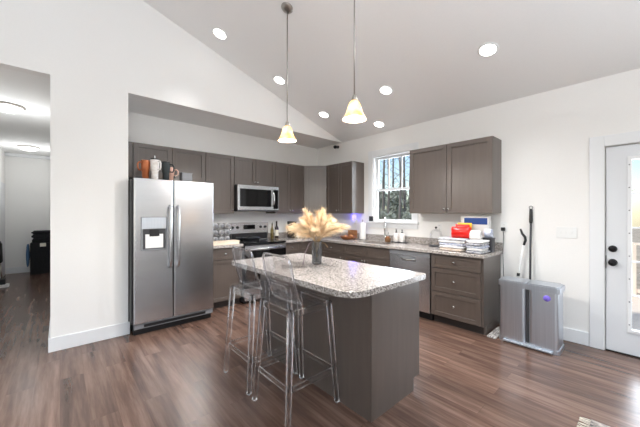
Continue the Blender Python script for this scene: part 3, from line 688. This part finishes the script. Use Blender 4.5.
# ------------------------------------------------------------------ vase and pampas
o = MB().lathe([(.0, 0), (.040, 0), (.043, .004), (.044, .03), (.044, .20), (.0455, .205), (.041, .205), (.040, .195), (.040, .02), (.0, .015)], n=26, cap=False).build('vase', 'smoke', None, (1.735, 1.985, .9145))
tag(o, 'grey smoked glass cylinder vase on the island', 'vase')
M['pampas'] = noisy('dried_pampas', lin(228, 196, 152), lin(250, 234, 208), (24, 24, 24), .9, Transmission_Weight=0.0)
M['stem'] = mat('dried_stem', lin(196, 160, 108), .8)
pm = thing('pampas_grass', 'cream dried pampas grass bunch in the smoked vase', 'dried flowers', (1.735, 1.985, .93))
rp = random.Random(11)
def plume(az, reach, top, droop, ln):
    d = Vector((math.cos(az), math.sin(az), 0)); k0 = Vector((-d.x * .018, -d.y * .018, .008)); k1 = d * .024 + Vector((0, 0, .185))
    path = [k0, k1]
    for i in range(1, 9):
        s = i / 8; path.append(k1 + d * reach * s ** 1.25 + Vector((0, 0, top * (s - droop * s * s))))
    MB().tube(path, [.0022] * 2 + [.0018 * (1 - .8 * i / 8) for i in range(1, 9)], 5).build('stem', 'stem', pm)
    mb = MB()
    for q in range(ln):
        s = .15 + .85 * rp.random() ** .8; f_ = 1 + s * 8; i = min(int(f_), 8); p = path[i].lerp(path[i + 1], f_ - i); tg = (path[min(i + 1, 9)] - path[i - 1]).normalized()
        rd_ = Vector((rp.gauss(0, 1), rp.gauss(0, 1), rp.gauss(0, 1))).normalized(); rd_ = (rd_ - tg * rd_.dot(tg)).normalized()
        l = rp.uniform(.05, .105) * (.7 + .4 * math.sin(math.pi * s)); w = tg.cross(rd_).normalized() * rp.uniform(.0006, .0013); sp_ = rp.uniform(.2, .85)
        a = p; b = p + tg * l * .5 + rd_ * l * sp_ * .6; c = p + tg * l * .95 + rd_ * l * sp_ + Vector((0, 0, -l * .22))
        v = [mb.bm.verts.new(x) for x in (a - w, a + w, b + w, b - w, c)]
        mb.bm.faces.new(v[:4]); mb.bm.faces.new((v[3], v[2], v[4]))
    mb.build('plume', 'pampas', pm)
for k in range(28):
    az = 2.399 * k + rp.uniform(-.2, .2); ring = (k + .5) / 28
    plume(az, .03 + .21 * ring ** .8 + rp.uniform(-.02, .03), .30 - .11 * ring + rp.uniform(-.04, .03), .12 + .34 * ring, 420)
M['mauve'] = mat('mauve_stem', lin(150, 130, 138), .7)
MB().tube([(.0, .0, .205), (-.06, .035, .17), (-.09, .06, .08), (-.10, .07, -.012)], .0035, 6).build('drooping_stem', 'mauve', pm)
MB().tube([(.0, 0, .18), (.06, -.04, .17), (.085, -.055, .13)], .0016, 5).build('stem', 'stem', pm)

# ------------------------------------------------------------------ small things on the worktops
ZT = .9145
def at(x, y, z=ZT): return (x, y, z)
# wire rack with bottles left of the stove
rk = thing('bottle_rack', 'three tier chrome wire rack left of the stove', 'rack', at(1.875, 4.47))
for z in (.012, .115, .218):
    mb = MB()
    for y in (-.1, .0, .1): mb.tube([(-.145, y, z), (.145, y, z)], .003, 6)
    for x in (-.145, -.07, .0, .07, .145): mb.tube([(x, -.1, z), (x, .1, z)], .002, 6)
    mb.build('shelf', 'chrome', rk)
for x in (-.145, .145):
    for y in (-.1, .1): MB().tube([(x, y, 0), (x, y, .31)], .004, 6).build('post', 'chrome', rk)
M['bottlegrey'] = mat('grey_flask', lin(196, 196, 198), .3, .1)
first = None
for tier in range(3):
    for k in range(3):
        loc = at(1.875 - .094 + k * .094, 4.375, ZT + .0565 + tier * .103)
        if first is None:
            first = thing('flask', 'pale flask with grey cap lying in the three tier chrome rack', 'bottle', loc, 0, 'flasks in the chrome rack')
            MB().lathe([(.0, .012), (.034, .012), (.042, .03), (.042, .16), (.0, .165)], n=18, axis=(0, 1, 0)).build('body', 'bottlegrey', first)
            MB().lathe([(.0, -.012), (.022, -.012), (.026, -.006), (.026, .0118), (.0, .0118)], n=16, axis=(0, 1, 0)).build('cap', 'midgrey', first)
        else: dup(first, loc, first['label'])
M['cream'] = noisy('cream_wood', lin(226, 204, 180), lin(240, 224, 204), (4, 30, 30), .5)
t = thing('bread_box', 'low cream box in front of the chrome rack', 'box', at(1.80, 4.17))
MB().prism(rr(-.22, .22, -.09, .09, (.015,) * 4), 0, .036, .004).build('body', 'cream', t); MB().prism(rr(-.225, .225, -.095, .095, (.018,) * 4), .0365, .05, .005).build('lid', 'cream', t)
# oil bottles
M['oil'] = clear_mat('olive_oil_glass', (.75, .66, .36, 1), .04, .05, .35, lin(140, 120, 60), .6)
M['amber'] = clear_mat('dark_bottle_glass', (.35, .22, .12, 1), .04, .05, .6, lin(52, 36, 28), .6)
M['label'] = mat('cream_paper', lin(232, 226, 212), .7)
t = thing('oil_bottle', 'slim pale oil bottle right of the stove', 'bottle', at(2.872, 4.52), 0, 'bottles right of the stove')
MB().lathe([(.0, 0), (.027, 0), (.029, .01), (.029, .16), (.012, .21), (.011, .255)], n=16).build('body', 'oil', t); MB().lathe([(.013, .2555), (.013, .275), (.004, .28), (.004, .30)], n=12).build('spout', 'black', t)
t = thing('sauce_bottle', 'dark bottle with cream label right of the pale oil bottle', 'bottle', at(2.962, 4.51), 0, 'bottles right of the stove')
MB().lathe([(.0, 0), (.034, 0), (.036, .01), (.036, .19), (.015, .235), (.013, .285)], n=18).build('body', 'amber', t)
MB().lathe([(.0366, .05), (.0366, .16)], n=18, cap=False).build('paper_label', 'label', t); MB().lathe([(.016, .2855), (.016, .315), (.0, .318)], n=12).build('cap', 'black', t)
# toaster
t = thing('toaster', 'tall black and chrome toaster on the worktop by the corner', 'toaster', at(3.33, 4.43), R(12))
MB().prism(rr(-.085, .145, -.10, .10, (.03,) * 4), .012, .30, .012).build('body', 'steel2', t)
MB().prism(rr(-.135, -.0855, -.105, .105, (.035, .005, .005, .035)), .008, .308, .008).build('end_cap', 'black', t)
MB().prism(rr(-.13, .14, -.095, .095, (.03,) * 4), .0, .0118).build('base', 'black', t)
B(-.06, .12, -.05, -.02, .3005, .304).build('slot', 'black', t); B(-.06, .12, .02, .05, .3005, .304).build('slot', 'black', t)
B(-.15, -.1355, -.02, .02, .2, .215, .003).build('lever', 'chrome', t)
# bowl and bread
M['woodbowl'] = noisy('copper_brown_wood', lin(120, 66, 36), lin(168, 104, 62), (12, 12, 40), .3)
t = MB().lathe([(.0, 0), (.08, 0), (.11, .012), (.15, .052), (.158, .06), (.15, .06), (.11, .02), (.0, .012)], n=32, cap=False).build('bowl', 'woodbowl', None, at(3.775, 3.485))
tag(t, 'copper brown wooden bowl in the corner left of the paper towels', 'bowl')
M['crust'] = noisy('bread_crust', lin(150, 94, 54), lin(190, 138, 92), (18, 18, 18), .6)
for k, (x, y, a, l) in enumerate(((3.745, 3.52, 30, .15), (3.81, 3.45, 60, .12))):
    mb = MB(); mb.tube([(-l / 2 + l * i / 8, 0, .035) for i in range(9)], [(.006 + .03 * math.sin(math.pi * (i + .6) / 9.2)) for i in range(9)], 12)
    tag(mb.build('bread_roll', 'crust', None, (x, y, ZT + .0125 + k * .004), R(a)), ['larger bread roll in the wooden bowl', 'smaller bread roll in the wooden bowl, nearer the paper towels'][k], 'bread', 'bread rolls in the bowl')
t = MB().prism(rr(-.11, .11, -.009, .009, (.006,) * 4), 0, .15, .004).build('cutting_board', 'crust', None, (4.04, 3.62, ZT + .001), R(90))
tag(t, 'small brown cutting board leaning upright behind the wooden bowl', 'cutting board')
# paper towel
t = thing('paper_towel_holder', 'white paper towel roll on a stand left of the sink', 'paper towel', at(3.93, 3.285))
MB().lathe([(.0, 0), (.075, 0), (.075, .01), (.0, .012)], n=24).build('base', 'nickel', t); MB().cyl((0, 0, .0122), (0, 0, .33), .007).build('pole', 'nickel', t)
MB().lathe([(.02, .016), (.056, .016), (.057, .02), (.057, .285), (.056, .29), (.02, .29)], n=28, cap=False).build('roll', 'white', t); MB().lathe([(.0, .3305), (.012, .3305), (.014, .34), (.0, .352)], n=12).build('finial', 'nickel', t)
# blue plug-in light
t = thing('night_light', 'white plug in light glowing blue under the wall cabinet', 'night light', (XR - .0005, 3.585, 1.25))
B(-.012, -.0, -.04, .04, -.06, .06, .003).build('cover_plate', 'white', t); B(-.06, -.0125, -.04, .04, -.06, .02, .01).build('body', 'white', t); B(-.056, -.0125, -.038, .038, .0205, .10, .008).build('glowing_window', 'bluelight', t)
lamp(t, 'POINT', (-.09, 0, .06), .8, .05, (.15, .12, 1.0)) # glow
# small black clock on the sill
t = thing('clock', 'small black cube clock on the window sill left corner', 'clock', (XR - .022, 3.195, WZ0 - .0005))
B(-.022, .0, -.042, .04, 0, .085, .006).build('body', 'black', t); B(-.0232, -.0222, -.034, .032, .01, .075).build('face', 'darkgrey', t)
# soap bottles on tray
t = MB().prism(rr(-.05, .05, -.14, .14, (.02,) * 4), 0, .012, .004).build('tray', 'darkgrey', None, at(3.975, 2.575)); tag(t, 'dark oblong tray under the two white soap bottles', 'tray')
for k, y in enumerate((2.635, 2.53)):
    t = thing('soap_bottle', ['white soap bottle with black pump nearer the faucet', 'white soap bottle with black pump farther from the faucet'][k], 'bottle', (3.975, y, ZT + .0125), 0, 'white soap bottles by the sink')
    MB().lathe([(.0, 0), (.043, 0), (.046, .006), (.046, .112), (.04, .126), (.014, .133), (.014, .138)], n=20).build('body', 'cupwhite', t)
    MB().lathe([(.016, .1385), (.016, .152), (.006, .154), (.006, .178), (.012, .18), (.012, .19), (0, .191)], n=14).build('pump', 'black', t)
M['wicker'] = noisy('brown_wicker', lin(120, 84, 56), lin(176, 132, 92), (60, 60, 120), .7, bump=.6)
t = thing('sponge_holder', 'brown sponge basket beside the faucet', 'basket', at(3.90, 2.745))
MB().lathe([(.0, 0), (.04, 0), (.05, .06), (.052, .065), (.046, .065), (.038, .008), (.0, .008)], n=18, cap=False).build('body', 'wicker', t); B(-.03, .03, -.018, .018, .02, .09, .006).build('sponge', 'crust', t)
# cloche
t = thing('cake_dome', 'clear glass dome with black knob on dark round base', 'cake dome', at(3.86, 1.925))
MB().lathe([(.0, 0), (.088, 0), (.09, .006), (.086, .018), (.0, .018)], n=28).build('base', 'darkgrey', t)
MB().lathe([(.082, .0185), (.082, .15), (.072, .20), (.045, .232), (.0, .242)], n=28, cap=False).build('dome', 'thinclear', t); MB().lathe([(.006, .2425), (.006, .25), (.016, .258), (.014, .272), (.0, .276)], n=14).build('knob', 'black', t)
# folded cloths
def folded(sx, sy, h, seed):
    r_ = random.Random(seed); mb = MB(); n, m = 14, 5; rings = []
    for j in range(m + 1):
        a = math.pi * j / m; z = h / 2 - h / 2 * math.cos(a); sh = 1 - .16 * abs(math.cos(a)) ** 2
        ring = []
        for (x, y) in rr(-sx / 2, sx / 2, -sy / 2, sy / 2, (.03,) * 4, 4):
            ring.append(mb.bm.verts.new((x * sh + r_.uniform(-.011, .011) * sx / .3, y * sh + r_.uniform(-.011, .011) * sx / .3, z + (r_.uniform(-.003, .003) if 0 < j < m else 0))))
        rings.append(ring)
    mb.skin(rings); return mb
cl = [('cloth_white', (238, 236, 232), (222, 220, 222)), ('cloth_grey', (150, 150, 160), (226, 226, 230)), ('cloth_blue', (160, 172, 204), (232, 232, 236)), ('cloth_beige', (214, 190, 170), (240, 230, 220)), ('cloth_stripe', (112, 118, 142), (236, 234, 232))]
for n_, a, b in cl: M[n_] = noisy(n_, lin(*a), lin(*b), (34, 34, 50), .9, detail=5)
piles = [(3.665, 1.575, .30, .34, [('cloth_beige', .032, 'folded beige cloth at the bottom of the left pile'), ('cloth_white', .03, 'folded white cloth second from the bottom of the left pile'), ('cloth_blue', .032, 'folded pale blue cloth in the middle of the left pile'), ('cloth_white', .03, 'folded white cloth just below the red bag'), ('cloth_grey', .028, 'folded grey cloth on top of the left pile')]),
         (3.60, 1.295, .27, .205, [('cloth_stripe', .028, 'folded striped cloth at the bottom of the right pile'), ('cloth_white', .03, 'folded white cloth second from the bottom of the right pile'), ('cloth_blue', .03, 'folded pale blue cloth third in the right pile'), ('cloth_stripe', .026, 'folded striped cloth fourth in the right pile'), ('cloth_white', .03, 'folded white cloth on top of the right pile')])]
sd = 0
for px, py, sx, sy, items in piles:
    z = ZT + .0008
    for m_, h, lb in items:
        sd += 1; o = folded(sx * random.uniform(.82, 1.0), sy * random.uniform(.86, 1.0), h, sd).build('folded_cloth', m_, None, (px + random.uniform(-.006, .006), py, z), R(random.uniform(-5, 5)))
        tag(o, lb, 'cloth', 'folded cloths on the worktop'); z += h + .0008
M['red'] = mat('glossy_red_wrap', lin(226, 30, 22), .3); M['yellow'] = mat('yellow_wrap', lin(246, 176, 30), .35); M['blue'] = mat('blue_card', lin(28, 74, 150), .4)
def bag(sx, sy, h, seed, amp=.003):
    r_ = random.Random(seed); mb = MB(); rings = []; m = 8
    for j in range(m + 1):
        s = j / m; th = math.sin(math.pi * (s * .92 + .04)) ** .55; ring = []
        for i in range(20):
            a = 2 * math.pi * i / 20; c, q = math.cos(a), math.sin(a)
            ring.append(mb.bm.verts.new((sx / 2 * th * abs(c) ** .6 * (1 if c > 0 else -1) + r_.uniform(-amp, amp), sy / 2 * (1 - .06 * math.sin(math.pi * s)) * abs(q) ** .5 * (1 if q > 0 else -1) + r_.uniform(-amp, amp), s * h + (r_.uniform(-amp, amp) if 0 < j < m else 0))))
        rings.append(ring)
    mb.skin(rings); return mb
zb = ZT + .158
t = thing('snack_bag', 'shiny red bag lying on the left pile of folded cloths', 'bag', (3.65, 1.50, zb), R(6))
bag(.15, .225, .135, 3, .006).build('body', 'red', t)
b2 = bag(.05, .16, .155, 5, .004).build('flap', 'red', t); b2.location = (.05, -.0, .008)
t = bag(.05, .17, .18, 9).build('snack_bag', 'yellow', None, (3.795, 1.515, zb)); tag(t, 'yellow bag showing behind the red bag', 'bag')
t = thing('carton', 'tall white carton with a blue band behind the cloths', 'box', (3.905, 1.43, ZT), R(0))
B(-.04, .04, -.165, .165, 0, .42, .003).build('body', 'white', t); B(-.042, -.0405, -.15, .12, .32, .40).build('blue_panel', 'blue', t)
t = thing('storage_bin', 'grey storage bin at the end of the worktop', 'bin', (3.80, 1.245, ZT))
mb = MB(); mb.prism(rr(-.05, .05, -.055, .05, (.012,) * 4), 0, .155, .004); mb.build('body', 'darkgrey', t); MB().prism(rr(-.054, .054, -.059, .054, (.014,) * 4), .1555, .168, .003).build('lid', 'darkgrey', t)
t = bag(.09, .09, .10, 14, .008).build('cloth_bundle', 'cloth_blue', None, (3.80, 1.245, ZT + .1685)); tag(t, 'white and blue cloth bundle on the grey bin', 'cloth')
t = bag(.085, .13, .10, 17, .009).build('cloth_bundle', 'cloth_white', None, (3.66, 1.345, zb - .004)); tag(t, 'crumpled white cloth bundle right of the red bag', 'cloth')

# ------------------------------------------------------------------ wall plates
def outlet(label, loc, group='wall plates'):
    t = thing('outlet', label, 'outlet', loc, 0, group)
    B(-.007, -.0005, -.036, .036, -.058, .058, .003).build('cover_plate', 'white', t)
    for z in (-.024, .024):
        s = B(-.0095, -.0072, -.016, .016, z - .014, z + .014, .001).build('socket', 'white', t)
        mb = MB(); mb.box(-.0102, -.0096, -.008, -.005, z - .004, z + .006).box(-.0102, -.0096, .005, .008, z - .004, z + .006); mb.build('slot', 'darkgrey', s)
    return t
outlet('white outlet at the end of the worktop with a charger plugged in', (XR, 1.165, 1.205))
outlet('white outlet behind the glass dome', (XR, 1.98, 1.17))
t = thing('charger', 'black charger with cord hanging from the outlet by the worktop', 'charger', (XR - .0105, 1.165, 1.20))
B(-.04, -.002, -.02, .02, -.042, .0, .005).build('plug', 'black', t)
MB().tube([(-.02, 0, -.041), (-.02, -.005, -.12), (-.016, .004, -.3), (-.014, -.002, -.55), (-.02, -.02, -.8), (-.015, -.03, -1.0), (-.03, -.06, -1.185), (-.05, -.1, -1.192)], .0035, 6).build('cord', 'black', t)
t = thing('switch_plate', 'white triple switch plate on the wall between trash can and door', 'light switch', (XR, .571, 1.165), 0)
B(-.009, -.0005, -.087, .087, -.06, .06, .003).build('cover_plate', 'white', t)
for y in (-.048, 0, .048): B(-.018, -.0092, -.006, .006, -.01, .014, .002).build('toggle', 'white', t).location = (0, y, 0)

# ------------------------------------------------------------------ trash can and sticks
t = thing('trash_can', 'rectangular dual stainless trash can against the right wall', 'trash can', (3.70, .812, 0))
HW, HD = .262, .135
def can(y0, y1): return rr(-HD, HD, y0, y1, (.03, .03, .03, .03))
MB().prism(can(-HW, HW), .0005, .045, .004).build('plinth', 'steel2', t)
MB().prism(can(-HW + .008, -.012), .0455, .59).build('body_panel', 'steel2', t); MB().prism(can(.012, HW - .008), .0455, .59).build('body_panel', 'steel2', t)
B(-HD + .02, HD - .01, -.0118, .0118, .0455, .59).build('divider', 'darkgrey', t)
MB().prism(can(-HW - .006, HW + .006), .5905, .645, .006).build('rim', 'steel2', t)
for y0, y1 in ((-HW + .005, -.003), (.003, HW - .005)): MB().prism(rr(-HD + .006, HD - .04, y0, y1, (.025,) * 4), .6455, .657, .004).build('lid', 'steel2', t)
B(HD - .038, HD - .004, -HW + .03, -.03, .6455, .653, .002).build('hinge_strip', 'midgrey', t)
B(-HD - .035, -HD - .0005, -HW + .05, HW - .05, .012, .028, .004).build('pedal', 'steel2', t)
M['purple'] = mat('purple_sticker', lin(128, 108, 214), .5)
MB().lathe([(.0, .0), (.030, .0), (.030, .0012), (0, .0012)], (-HD - .0002, -.165, .535), 24, axis=(-1, 0, 0)).build('sticker', 'purple', t, label='round purple sticker')
t = thing('mop', 'upright black handled mop leaning on the wall behind the trash can', 'mop', (3.93, .868, 0))
MB().tube([(0, 0, .03), (.08, .011, .9), (.118, .015, 1.25)], .011, 10).build('pole', 'darkgrey', t)
MB().tube([(.1185, .015, 1.252), (.120, .015, 1.28), (.128, .0155, 1.42)], [.013, .019, .016], 12).build('grip', 'black', t)
MB().tube([(.128, .0155 + .018 * math.sin(a), 1.438 - .018 * math.cos(a)) for a in [2 * math.pi * k / 12 for k in range(13)]], .003, 6).build('hanging_loop', 'black', t)
B(-.05, .05, -.10, .08, .0005, .029, .008).build('mop_head', 'midgrey', t)
t = thing('grab_handle', 'white curved handle with black tip leaning left of the mop', 'handle', (3.96, 1.01, 0))
pp = [(0, .015, .02), (.03, -.008, .58), (.045, -.04, .85), (.055, -.066, 1.0)]
MB().tube(pp, .011, 10).build('pole', 'white', t); MB().tube([(.0552, -.0664, 1.002), (.06, -.082, 1.06), (.06, -.078, 1.095), (.06, -.05, 1.135), (.061, -.032, 1.19)], [.012, .014, .014, .013, .010], 10).build('grip', 'black', t)
MB().tube([(.0338, -.0156, .64), (.0358, -.019, .675)], .016, 10).build('collar', 'black', t)
MB().tube([(0, 0, .0005), (0, 0, .019)], [.03, .02], 12).build('foot', 'black', t)
# mat beside the drawer cabinet
M['rag'] = noisy('striped_rag', lin(96, 88, 92), lin(236, 232, 226), (14, 90, 14), .9, detail=2)
o = MB().prism(rr(-.2, .2, -.045, .045, (.01,) * 4), 0, .012, .003).build('floor_mat', 'rag', None, (3.74, 1.135, .001)); tag(o, 'narrow striped mat on the floor between drawer cabinet and trash can', 'mat')
# rug
M['rugm'] = noisy('grey_pattern_rug', lin(58, 56, 58), lin(206, 196, 186), (26, 26, 26), .95, detail=3, bump=.5)
rug = thing('rug', 'grey patterned rug corner with fringe at the lower right', 'rug', (2.10, -.55, .001))
B(-.52, .52, -.8, .79, 0, .009, .003).build('body', 'rugm', rug)
mb = MB()
for k in range(70):
    x = -.51 + 1.02 * k / 69; mb.tube([(x, .791, .005), (x + random.uniform(-.01, .01), .82, .004), (x + random.uniform(-.012, .012), .845, .003)], .0024, 5)
fo = mb.build('fringe', 'label', rug); fo['kind'] = 'stuff'

# ------------------------------------------------------------------ hallway things
M['blackcloth'] = noisy('black_fabric', lin(20, 20, 23), lin(34, 34, 38), (30, 30, 30), .9); M['denim'] = mat('blue_fabric', lin(86, 120, 160), .9)
hx, hy = -.27, 9.33
t = thing('hamper', 'black fabric hamper at the end of the hall', 'hamper', (hx, hy, 0))
MB().prism(rr(-.23, .18, -.2, .2, (.02,) * 4), .001, .70, .006).build('body', 'blackcloth', t); B(-.07, .03, -.2025, -.2005, .62, .70).build('tag', 'label', t)
for k, h in enumerate((.10, .10, .07)):
    o = folded(.38, .34, h, 40 + k).build('folded_garment', 'blackcloth', None, (hx - .015, hy, .702 + sum((.10, .10, .07)[:k]) + k * .001))
    tag(o, ['bottom folded black garment on the hamper', 'middle folded black garment on the hamper', 'top folded black garment on the hamper'][k], 'clothes', 'black garments on the hamper')
o = bag(.06, .22, .50, 21).build('blue_cloth', 'denim', None, (hx - .275, hy + .02, .17)); tag(o, 'blue cloth hanging at the left side of the black hamper', 'cloth')
t = thing('stick_vacuum', 'upright stick vacuum by the hallway left wall', 'vacuum', (-.815, 8.02, 0))
MB().prism(rr(-.06, .10, -.13, .03, (.02,) * 4), .001, .05, .01).build('floor_head', 'white', t)
B(-.03, .06, -.10, .0, .0505, .16, .015).build('motor_housing', 'black', t)
MB().tube([(.01, -.05, .155), (-.015, -.03, .45)], .012, 10).build('pole', 'nickel', t)
MB().tube([(-.015, -.03, .45), (-.02, -.028, .48), (-.035, -.01, .80), (-.04, 0, .86)], [.02, .04, .045, .02], 12).build('body', 'black', t)
